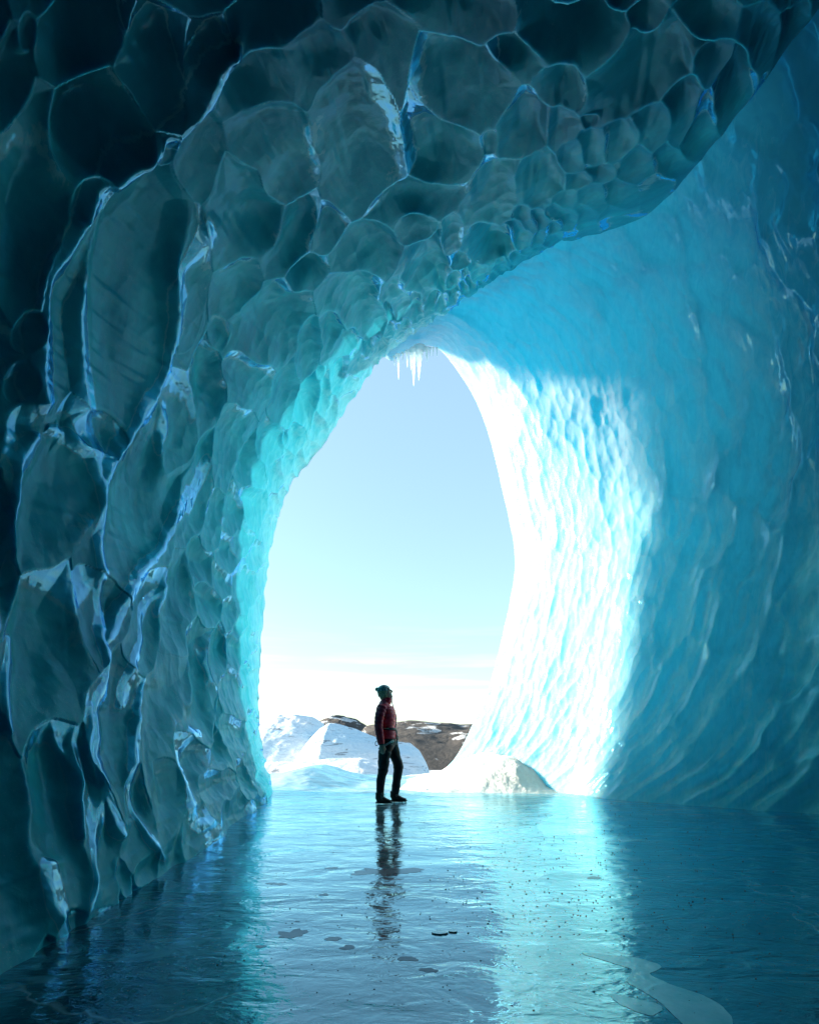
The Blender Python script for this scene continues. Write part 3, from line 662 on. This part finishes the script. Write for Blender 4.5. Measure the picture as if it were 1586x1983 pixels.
def puddle_material():
    m, t, o = mat('meltwater'); g = G(t)
    nm = g.bump(g.noise(g.pos((1, 3, 1)), 6, 3), 0.05, 0.02)
    df = g.bsdf(g.mix(g.noise(g.pos(), 12, 5), (0.004, 0.05, 0.07), (0.02, 0.13, 0.16)), 0.3, nm, Specular_IOR_Level=0.05)
    gl = g.n('ShaderNodeBsdfGlossy', {'Color': (0.5, 0.85, 1.0, 1), 'Roughness': 0.06, 'Normal': nm}).outputs[0]
    g.out(o, g.n('ShaderNodeMixShader', {0: g.n('ShaderNodeFresnel', {'IOR': 1.33}).outputs[0], 1: df, 2: gl}).outputs[0]); return m
M_puddle = puddle_material()
def frost_material():
    m, t, o = mat('frosted_ice'); g = G(t); p = g.pos()
    c = g.mix(g.ramp(g.noise(p, 7, 8, 0.7), [(0.35, 0), (0.65, 1)]), (0.30, 0.72, 0.75), (0.60, 0.88, 0.89))
    nm = g.bump(g.noise(p, 25, 6), 0.35, 0.006)
    df = g.bsdf(c, 0.5, nm, Specular_IOR_Level=0.05)
    gl = g.n('ShaderNodeBsdfGlossy', {'Color': (0.62, 0.92, 1.0, 1), 'Roughness': 0.22, 'Normal': nm}).outputs[0]
    fr = g.math('MULTIPLY', g.n('ShaderNodeFresnel', {'IOR': 1.9, 'Normal': nm}).outputs[0], 1.3)
    g.out(o, g.n('ShaderNodeMixShader', {0: fr, 1: df, 2: gl}).outputs[0]); return m
M_frost = frost_material()
PUD = [(742,1688,74,6.5,'wide dark melt hollow across the reflection of the legs'),(566,1806,33,6,'dark oblong melt hollow left of the reflected head'),
 (640,1681,11,2.2,'tiny dark melt hollow left of the wide one'),(538,1711,19,2.5,'thin dark curved melt streak on the bright floor'),
 (832,1880,20,5,'dark melt hollow near the bottom centre'),(790,1857,16,4,'small dark melt hollow just above the bottom centre one'),
 (648,1817,15,3,'small dark melt hollow right of the oblong one'),(627,1733,10,3,'small round dark melt hollow above the oblong one'),
 (505,1832,12,2.5,'small dark melt hollow left of the oblong one'),(576,1783,9,2.6,'dark fleck of a melt hollow above the oblong one'),(672,1835,16,4,'dark melt hollow below the oblong one'),
 (1150,1700,16,3,'dark melt hollow on the green ice at the right')]
for i, (a, b, rx, ry, lab) in enumerate(PUD):
    rn = random.Random(i); ol = []
    for k in range(9):
        an = -k / 9 * math.tau; q = rn.uniform(0.7, 1.2)
        ol.append(floor_pt(a + rx * math.cos(an) * q, b + ry * math.sin(an) * q))
    tag(sheet('melt_hollow', ol, 0.0008, M_puddle, sub=6, amp=0.012 + 0.45 * rx / F * floor_pt(a, b)[1], seed=i), lab, 'puddle', 'dark melt hollows in the floor')
FR = [([(1126,1844),(1180,1846),(1240,1852),(1280,1868),(1258,1884),(1300,1903),(1370,1928),(1410,1958),(1412,1995),(1350,1998),(1296,1955),(1262,1926),(1228,1908),(1210,1892),(1226,1876),(1180,1860)], 'long pale frosted ice patch at the lower right of the floor'),
      ([(1184,1922),(1230,1930),(1284,1948),(1262,1962),(1226,1955),(1196,1940)], 'small pale frosted ice patch left of the long one')]
for i, (ol, lab) in enumerate(FR):
    tag(sheet('frost_patch', [floor_pt(*p) for p in ol][::-1], 0.001, M_frost, sub=6, amp=0.02, seed=40 + i), lab, 'ice patch', 'pale frosted ice patches')
CH = [(852,1806,17,4,'larger flat white ice chip on the wet floor'),(878,1803,9,3,'small white ice chip right of the larger flat one')]
for i, (a, b, rx, ry, lab) in enumerate(CH):
    rn = random.Random(50 + i)
    ol = [floor_pt(a + rx * math.cos(-k / 7 * math.tau) * rn.uniform(.7, 1.2), b + ry * math.sin(-k / 7 * math.tau) * rn.uniform(.7, 1.2)) for k in range(7)]
    chip = tag(sheet('ice_chip', ol, 0.006, M_frost, sub=3, thick=0.008, amp=0.004, seed=60 + i), lab, 'ice chip', 'white ice chips on the floor')
    chip.data.polygons.foreach_set('use_smooth', np.zeros(len(chip.data.polygons), dtype=bool))

# loose grit on the right half of the floor
rn = random.Random(77); bm = bmesh.new()
for k in range(1500):
    q = rn.random()
    if q < .62: py_ = 1555 + 260 * rn.random() ** 1.7; px_ = rn.gauss(1120, 200)
    else: py_ = rn.uniform(1570, 1960); px_ = rn.uniform(420, 1586)
    x, y = floor_pt(px_, py_)
    r = rn.uniform(0.0012, 0.0045) * (1.0 if q < .62 else 0.6)
    mt = Matrix.Translation((x, y, float(floor_z(np.array(x), np.array(y))) + r * 0.4)) @ Matrix.Diagonal((rn.uniform(.8, 1.8), rn.uniform(.7, 1.2), rn.uniform(.5, .9), 1)) @ Matrix.Rotation(rn.random() * 6, 4, 'Z')
    bmesh.ops.create_icosphere(bm, subdivisions=1, radius=r, matrix=mt)
me = bpy.data.meshes.new('grit'); bm.to_mesh(me); bm.free()
tag(link('grit', me, simple('grit', (0.06, 0.055, 0.05), 0.5, var=0.5, scale=30), smooth=False), 'dark grit scattered over the ice floor', 'grit', kind='stuff')

# ------------------------------------------------------------------ the person
def tube(bm, path, rad, seg=20, n=None, quilt=0.0, pitch=0.06, up=Vector((0, 1, 0))):
    """closed tube along path; rad = (in-plane, sideways) radii"""
    path = np.array(path, float); rad = np.array([r if hasattr(r, '__len__') else (r, r) for r in rad], float)
    n = n or (len(path) * 7); tt = np.linspace(0, len(path) - 1, n)
    C = cubic(path, tt); Rr = np.maximum(cubic(rad, tt), 0.001); rings = []; L = 0
    for i in range(n):
        a, b = C[max(0, i - 1)], C[min(n - 1, i + 1)]; d = Vector(b - a).normalized()
        if i: L += np.linalg.norm(C[i] - C[i - 1])
        s_v = (up - d * up.dot(d)).normalized(); f_v = d.cross(s_v)
        q = 1 + quilt * (abs(math.sin(math.pi * L / pitch)) ** 0.6 - 0.7)
        rings.append([bm.verts.new(Vector(C[i]) + (f_v * math.cos(w_) * Rr[i][0] + s_v * math.sin(w_) * Rr[i][1]) * q) for w_ in [k * math.tau / seg for k in range(seg)]])
    for i in range(n - 1):
        for k in range(seg): bm.faces.new((rings[i][k], rings[i][(k + 1) % seg], rings[i + 1][(k + 1) % seg], rings[i + 1][k]))
    bm.faces.new(rings[0][::-1]); bm.faces.new(rings[-1])
def ball(bm, c, r, rot=None):
    M = Matrix.Translation(c) @ (rot or Matrix.Identity(4)) @ Matrix.Diagonal((*r, 1))
    bmesh.ops.create_uvsphere(bm, u_segments=24, v_segments=16, radius=1, matrix=M)
def box(bm, c, s_, rot=None):
    bmesh.ops.create_cube(bm, size=1, matrix=Matrix.Translation(c) @ (rot or Matrix.Identity(4)) @ Matrix.Diagonal((*s_, 1)))
def fused(name, bm, mat_, parent, voxel=0.006, smooth=3):
    bmesh.ops.recalc_face_normals(bm, faces=bm.faces)
    me = bpy.data.meshes.new(name); bm.to_mesh(me); bm.free()
    o = bpy.data.objects.new(name, me); col.objects.link(o)
    m = o.modifiers.new('r', 'REMESH'); m.mode = 'VOXEL'; m.voxel_size = voxel
    if smooth:
        m = o.modifiers.new('s', 'SMOOTH'); m.iterations = smooth; m.factor = 0.5
    dg = bpy.context.evaluated_depsgraph_get(); me2 = bpy.data.meshes.new_from_object(o.evaluated_get(dg))
    bpy.data.objects.remove(o); bpy.data.meshes.remove(me); me2.name = name
    return link(name, me2, mat_, parent)
def plain(name, bm, mat_, parent, smooth=True):
    bmesh.ops.recalc_face_normals(bm, faces=bm.faces)
    me = bpy.data.meshes.new(name); bm.to_mesh(me); bm.free()
    return link(name, me, mat_, parent, smooth)

M_skin = simple('skin', (0.72, 0.46, 0.36), 0.5, Subsurface_Weight=0.15, Subsurface_Radius=(0.01, 0.005, 0.003))
M_jacket = simple('red_down_fabric', (0.85, 0.025, 0.065), 0.42, 0.35, 45, 0.2, Sheen_Weight=1.0, Sheen_Tint=(1, 0.15, 0.2, 1))
M_trouser = simple('black_softshell', (0.016, 0.017, 0.022), 0.7, 0.5, 22, 0.4)
M_boot = simple('black_leather', (0.014, 0.013, 0.014), 0.45, 0.3, 60, 0.4)
M_sole = simple('grey_rubber', (0.03, 0.032, 0.035), 0.7)
M_metal = simple('steel', (0.12, 0.125, 0.13), 0.3, Metallic=1.0)
M_web = simple('pale_webbing', (0.42, 0.52, 0.52), 0.7)
M_black = simple('black_webbing', (0.012, 0.012, 0.014), 0.6)
M_buckle = simple('pale_buckle', (0.70, 0.62, 0.45), 0.4)
def hair_material():
    m, t, o = mat('blond_hair'); g = G(t)
    v = g.noise(g.pos((60, 60, 20), (0.4, 0.9, 0)), 1.2, 5, 0.7, 2.0)
    c = g.mix(g.ramp(v, [(0.38, 0), (0.6, 1)]), (0.22, 0.14, 0.08), (0.80, 0.62, 0.40))
    g.out(o, g.bsdf(c, 0.5, g.bump(v, 0.9, 0.01))); return m
M_hair = hair_material()
def hat_material():
    m, t, o = mat('patterned_knit'); g = G(t)
    v = g.noise(g.pos(), 34, 2, 0.5, 1.5); w_ = g.noise(g.pos((1, 1, 1), (1, 0, 0)), 28, 2, 0.5, 1.0)
    c = g.mix(g.ramp(v, [(0.47, 0), (0.53, 1)], 'CONSTANT'), (0.10, 0.13, 0.16), (0.88, 0.90, 0.92))
    c = g.mix(g.ramp(w_, [(0.56, 0), (0.60, 1)], 'CONSTANT'), c, (0.18, 0.36, 0.44))
    g.out(o, g.bsdf(c, 0.8, g.bump(v, 0.5, 0.006))); return m
M_hat = hat_material()

# body: one continuous surface
HC = Vector((-0.030, 0, 1.628)); HR = Matrix.Rotation(R(-20), 4, 'Y')      # head tipped back
def hp(x, y, z): return HC + (HR @ Vector((x, y, z)).to_4d()).to_3d()
bm = bmesh.new()
ball(bm, hp(-0.012, 0, 0.022), (0.088, 0.070, 0.092), HR)
ball(bm, hp(0.022, 0, -0.045), (0.056, 0.052, 0.062), HR)
ball(bm, hp(0.058, 0, -0.088), (0.022, 0.022, 0.020), HR)             # chin
tube(bm, [hp(0.070, 0, 0.018), hp(0.086, 0, -0.004), hp(0.094, 0, -0.020), hp(0.080, 0, -0.030)], [.010, .012, .013, .008], 10)   # nose
ball(bm, hp(0.068, 0, 0.030), (0.014, 0.046, 0.010), HR)             # brow
ball(bm, hp(0.072, 0, -0.050), (0.012, 0.022, 0.006), HR); ball(bm, hp(0.070, 0, -0.063), (0.012, 0.020, 0.007), HR)   # lips
for s0 in (-1, 1):
    ball(bm, hp(0.046, s0 * 0.036, -0.020), (0.022, 0.018, 0.020), HR)    # cheek
    ball(bm, hp(-0.012, s0 * 0.072, -0.012), (0.016, 0.008, 0.028), HR)   # ear
tube(bm, [(-.045, 0, 1.40), (-.035, 0, 1.50), (-.025, 0, 1.58)], [(.058, .058), (.052, .052), (.052, .05)])
tube(bm, [(-.03, 0, 1.44), (-.03, 0, 1.30), (-.02, 0, 1.10), (-.01, 0, 0.95), (0, 0, 0.84)], [(.07, .12), (.10, .14), (.09, .12), (.10, .14), (.08, .12)])
LEG_N = [(-.005, -.085, .88), (-.046, -.095, .69), (-.058, -.10, .51), (-.092, -.10, .35), (-.104, -.10, .15), (-.11, -.10, .07)]
LEG_F = [(.040, .085, .88), (.110, .095, .69), (.155, .10, .54), (.135, .10, .36), (.107, .10, .18), (.10, .10, .07)]
for Lg in (LEG_N, LEG_F):
    tube(bm, Lg, [.08, .062, .05, .042, .032, .03], 16)
    f_ = Lg[-1]; tube(bm, [(f_[0] - .03, f_[1], .06), (f_[0] + .06, f_[1], .05), (f_[0] + .15, f_[1], .045)], [.03, .03, .022], 12)
ARM_N = [(-.062, -.150, 1.415), (-.100, -.205, 1.29), (-.116, -.222, 1.13), (-.100, -.225, 1.00), (-.078, -.222, .875)]
ARM_F = [(-.062, .150, 1.415), (-.080, .205, 1.29), (-.070, .222, 1.13), (-.040, .225, 1.00), (-.010, .222, .885)]
for Ar, sg in ((ARM_N, -1), (ARM_F, 1)):
    tube(bm, Ar, [.045, .04, .034, .03, .024], 14)
    wv_ = Vector(Ar[-1])
    palm = [wv_, wv_ + Vector((.006, 0, -.035)), wv_ + Vector((.012, 0, -.075))]
    tube(bm, palm, [(.024, .015), (.036, .014), (.036, .012)], 12)
    for q, (off, ln_, cu) in enumerate([(.028, .062, .020), (.010, .070, .014), (-.008, .064, .010), (-.025, .050, .008)]):
        b0 = wv_ + Vector((.012 + off, 0, -.078))
        tube(bm, [b0, b0 + Vector((.006, -sg * 0.004, -ln_ * .45)), b0 + Vector((.006 - cu * .3, -sg * .016, -ln_ * .8)), b0 + Vector((-cu * .6, -sg * .026, -ln_ * .95))], [.0088, .0084, .0078, .006], 8)
    t0 = wv_ + Vector((.030, 0, -.028))
    tube(bm, [t0, t0 + Vector((.020, -sg * .006, -.026)), t0 + Vector((.024, -sg * .012, -.050)), t0 + Vector((.022, -sg * .014, -.062))], [.012, .0105, .009, .006], 8)
person = fused('person', bm, M_skin, None, 0.0042, 1)
tag(person, 'person in red down jacket and black trousers standing sideways, looking up', 'person')
for s0 in (-1, 1):
    bm = bmesh.new(); ball(bm, hp(0.064, s0 * 0.030, 0.012), (0.009, 0.012, 0.009)); plain('eye', bm, simple('eye_dark', (0.03, 0.025, 0.02), 0.1), person)
# hair, hair knot and hat
bm = bmesh.new()
ball(bm, hp(-0.032, 0, 0.004), (0.086, 0.081, 0.090), HR); ball(bm, hp(-0.045, 0, -0.050), (0.062, 0.070, 0.052), HR)
ball(bm, hp(-0.02, -0.055, -0.03), (0.040, 0.028, 0.058), HR); ball(bm, hp(-0.02, 0.055, -0.03), (0.040, 0.028, 0.058), HR)
hair = fused('hair', bm, M_hair, person, 0.006, 2)
for i, v in enumerate(hair.data.vertices): v.co += v.normal * 0.006 * noise(np.array(v.co.x * 70), np.array(v.co.y * 50), np.array(v.co.z * 40), 7)
bm = bmesh.new(); ball(bm, (-0.150, 0, 1.672), (0.033, 0.034, 0.030)); ball(bm, (-0.128, 0, 1.662), (0.03, 0.026, 0.026)); fused('hair_knot', bm, M_hair, hair, 0.005, 1)
bm = bmesh.new(); ball(bm, hp(-0.020, 0, 0.040), (0.096, 0.088, 0.078), HR); ball(bm, hp(0.018, 0, 0.045), (0.062, 0.070, 0.050), HR)
bmesh.ops.bisect_plane(bm, geom=bm.verts[:] + bm.edges[:] + bm.faces[:], plane_co=hp(0, 0, 0.022), plane_no=(HR @ Vector((0.25, 0, 1)).to_4d()).to_3d(), clear_inner=True)
me_h = plain('knit_hat', bm, M_hat, person)
# trousers
bm = bmesh.new()
tube(bm, [(-.01, 0, 1.02), (-.008, 0, .95), (0, 0, .86), (.01, 0, .80)], [(.118, .158), (.128, .170), (.120, .168), (.085, .12)], 24)
def leg(Lg, rr, sd):
    n = 70; path = np.array(Lg[:-1]); path[-1][2] = .125; tt = np.linspace(0, len(path) - 1, n); C = cubic(path, tt); Rd = cubic(np.array(rr), tt)
    Rd = Rd * (1 + 0.055 * noise(tt * 4.3, tt * 0, tt * 0 + sd, sd) + 0.03 * noise(tt * 11, tt * 0, tt * 0, sd + 3))
    tube(bm, C, [(a, a * .98) for a in Rd], 18, n)
leg(LEG_N, [.104, .088, .074, .063, .058], 1); leg(LEG_F, [.104, .082, .074, .066, .057], 2)
fused('trousers', bm, M_trouser, person, 0.007, 2)
# jacket
bm = bmesh.new()
tube(bm, [(-.012, 0, .945), (-.008, 0, 1.02), (-.010, 0, 1.10), (-.018, 0, 1.20), (-.024, 0, 1.30), (-.040, 0, 1.40), (-.038, 0, 1.455), (-.018, 0, 1.50)],
     [(.130, .172), (.135, .178), (.122, .160), (.140, .172), (.147, .185), (.125, .185), (.085, .115), (.066, .072)], 32, 110, 0.085, 0.062)
AN = list(ARM_N); AF = list(ARM_F)
for Ar in (AN, AF): tube(bm, Ar, [(.074, .062), (.068, .058), (.062, .055), (.058, .052), (.050, .046)], 22, 90, 0.13, 0.055)
jacket = fused('jacket', bm, M_jacket, person, 0.0055, 1)
bm = bmesh.new(); tube(bm, [(-.020, 0, 1.478), (-.010, 0, 1.51), (-.004, 0, 1.552)], [(.072, .074), (.070, .070), (.070, .068)], 22, 12); fused('collar', bm, M_jacket, jacket, 0.005, 1)
bm = bmesh.new(); tube(bm, [(.066, 0, 1.545), (.064, 0, 1.49), (.096, 0, 1.38), (.127, 0, 1.28), (.124, 0, 1.18), (.114, 0, 1.08), (.125, 0, .96)], [.006] * 7, 6, 40); plain('zip', bm, M_black, jacket)
for Ar in (ARM_N, ARM_F):
    bm = bmesh.new(); e = Ar[-1]; tube(bm, [(e[0] + .001, e[1], e[2] + .012), (e[0], e[1], e[2] - .012)], [(.047, .043), (.045, .041)], 16, 5); plain('cuff', bm, M_black, jacket)
# climbing harness
def band(name, c, a, b, tilt, wid, mat_, parent, thick=.006, seg=40):
    bm = bmesh.new(); Rm = Matrix.Rotation(tilt, 4, 'Y'); rings = []
    for k in range(seg):
        w_ = k * math.tau / seg; r = []
        for (dr, dz) in ((0, -wid / 2), (thick, -wid / 2), (thick, wid / 2), (0, wid / 2)):
            r.append(bm.verts.new(Vector(c) + (Rm @ Vector(((a + dr) * math.cos(w_), (b + dr) * math.sin(w_), dz)).to_4d()).to_3d()))
        rings.append(r)
    for k in range(seg):
        for m_ in range(4): bm.faces.new((rings[k][m_], rings[k][(m_ + 1) % 4], rings[(k + 1) % seg][(m_ + 1) % 4], rings[(k + 1) % seg][m_]))
    return plain(name, bm, mat_, parent)
harness = band('harness', (-.008, 0, 1.095), .128, .166, R(4), .034, M_black, person)
bm = bmesh.new(); box(bm, (-.012, -.172, 1.098), (.072, .012, .016)); plain('buckle', bm, M_buckle, harness)
band('leg_loop', (-.014, -.088, .865), .122, .100, R(-29), .030, M_web, harness)
band('leg_loop', (.060, .088, .855), .115, .100, R(-35), .030, M_web, harness)
bm = bmesh.new(); tube(bm, [(.118, -.01, 1.09), (.132, -.012, 1.03), (.138, -.014, .96), (.140, -.016, .90), (.130, -.02, .865)], [.010, .008, .011, .008, .010], 8, 30); plain('tie_in_loop', bm, M_web, harness)
for zc, xx in ((1.05, .128), (.965, .142)):
    bm = bmesh.new(); tube(bm, [(xx + .016 * math.cos(w_), -.025, zc + .030 * math.sin(w_)) for w_ in [k * math.tau / 12 for k in range(13)]], [.005] * 13, 6, 40, up=Vector((0, 1, .01))); plain('carabiner', bm, M_metal, harness)
bm = bmesh.new(); tube(bm, [(-.128, -.15, .93), (-.165, -.16, .90), (-.160, -.165, .855), (-.13, -.165, .86)], [.005] * 4, 6, 20); plain('gear_loop', bm, M_black, harness)
# boots with crampons
def boot(x0, y0, L_, ang):
    Rz = Matrix.Rotation(ang, 4, 'Z')
    def T(x, y, z): return Vector((x0, y0, 0)) + (Rz @ Vector((x, y, z)).to_4d()).to_3d()
    bm = bmesh.new()
    tube(bm, [T(.050, 0, .175), T(.048, 0, .13), T(.050, 0, .085)], [(.060, .050), (.058, .048), (.062, .046)], 18)
    tube(bm, [T(.012, 0, .062), T(.06, 0, .078), T(.11, 0, .074), T(.16, 0, .060), T(L_ - .012, 0, .050)], [(.034, .036), (.046, .040), (.044, .043), (.033, .045), (.018, .030)], 18)
    b = fused('boot', bm, M_boot, person, .005, 2)
    bm = bmesh.new(); tube(bm, [T(.0, 0, .034), T(.05, 0, .034), T(.11, 0, .033), T(.17, 0, .033), T(L_, 0, .040)], [(.013, .032), (.013, .036), (.013, .040), (.013, .045), (.011, .026)], 14); plain('sole', bm, M_sole, b)
    bm = bmesh.new()
    for sx in (.01, .05, .13, .165, L_ - .02):
        for sy in (-.032, .032):
            bmesh.ops.create_cone(bm, segments=5, radius1=.0008, radius2=.006, depth=.028, matrix=Matrix.Translation(T(sx, sy, .010)))
    for sy in (-.034, .034): tube(bm, [T(.0, sy, .026), T(.10, sy, .024), T(L_ - .02, sy * .8, .026)], [.004] * 3, 6, 8)
    plain('crampon', bm, M_metal, b)
    bm = bmesh.new()
    for k in range(5):
        z_ = .078 + k * .020; xx = .112 - k * .004 if k else .128
        tube(bm, [T(xx - .03, -.044, z_), T(xx, -.026, z_ + .012), T(xx + .006, 0, z_ + .014), T(xx, .026, z_ + .012)], [.003] * 4, 5, 12, up=Vector((0, 0, 1)))
    tube(bm, [T(.115, -.01, .155), T(.150, -.03, .150), T(.135, -.04, .120), T(.118, -.02, .145)], [.0028] * 4, 5, 14, up=Vector((0, 0, 1)))
    plain('laces', bm, M_web, b)
boot(-.158, -.10, .235, R(-14)); boot(.045, .10, .240, R(-6))
fx, fy = floor_pt(750.5, 1554.5)
person.location = (fx, fy, float(floor_z(np.array(fx), np.array(fy))) - 0.015)
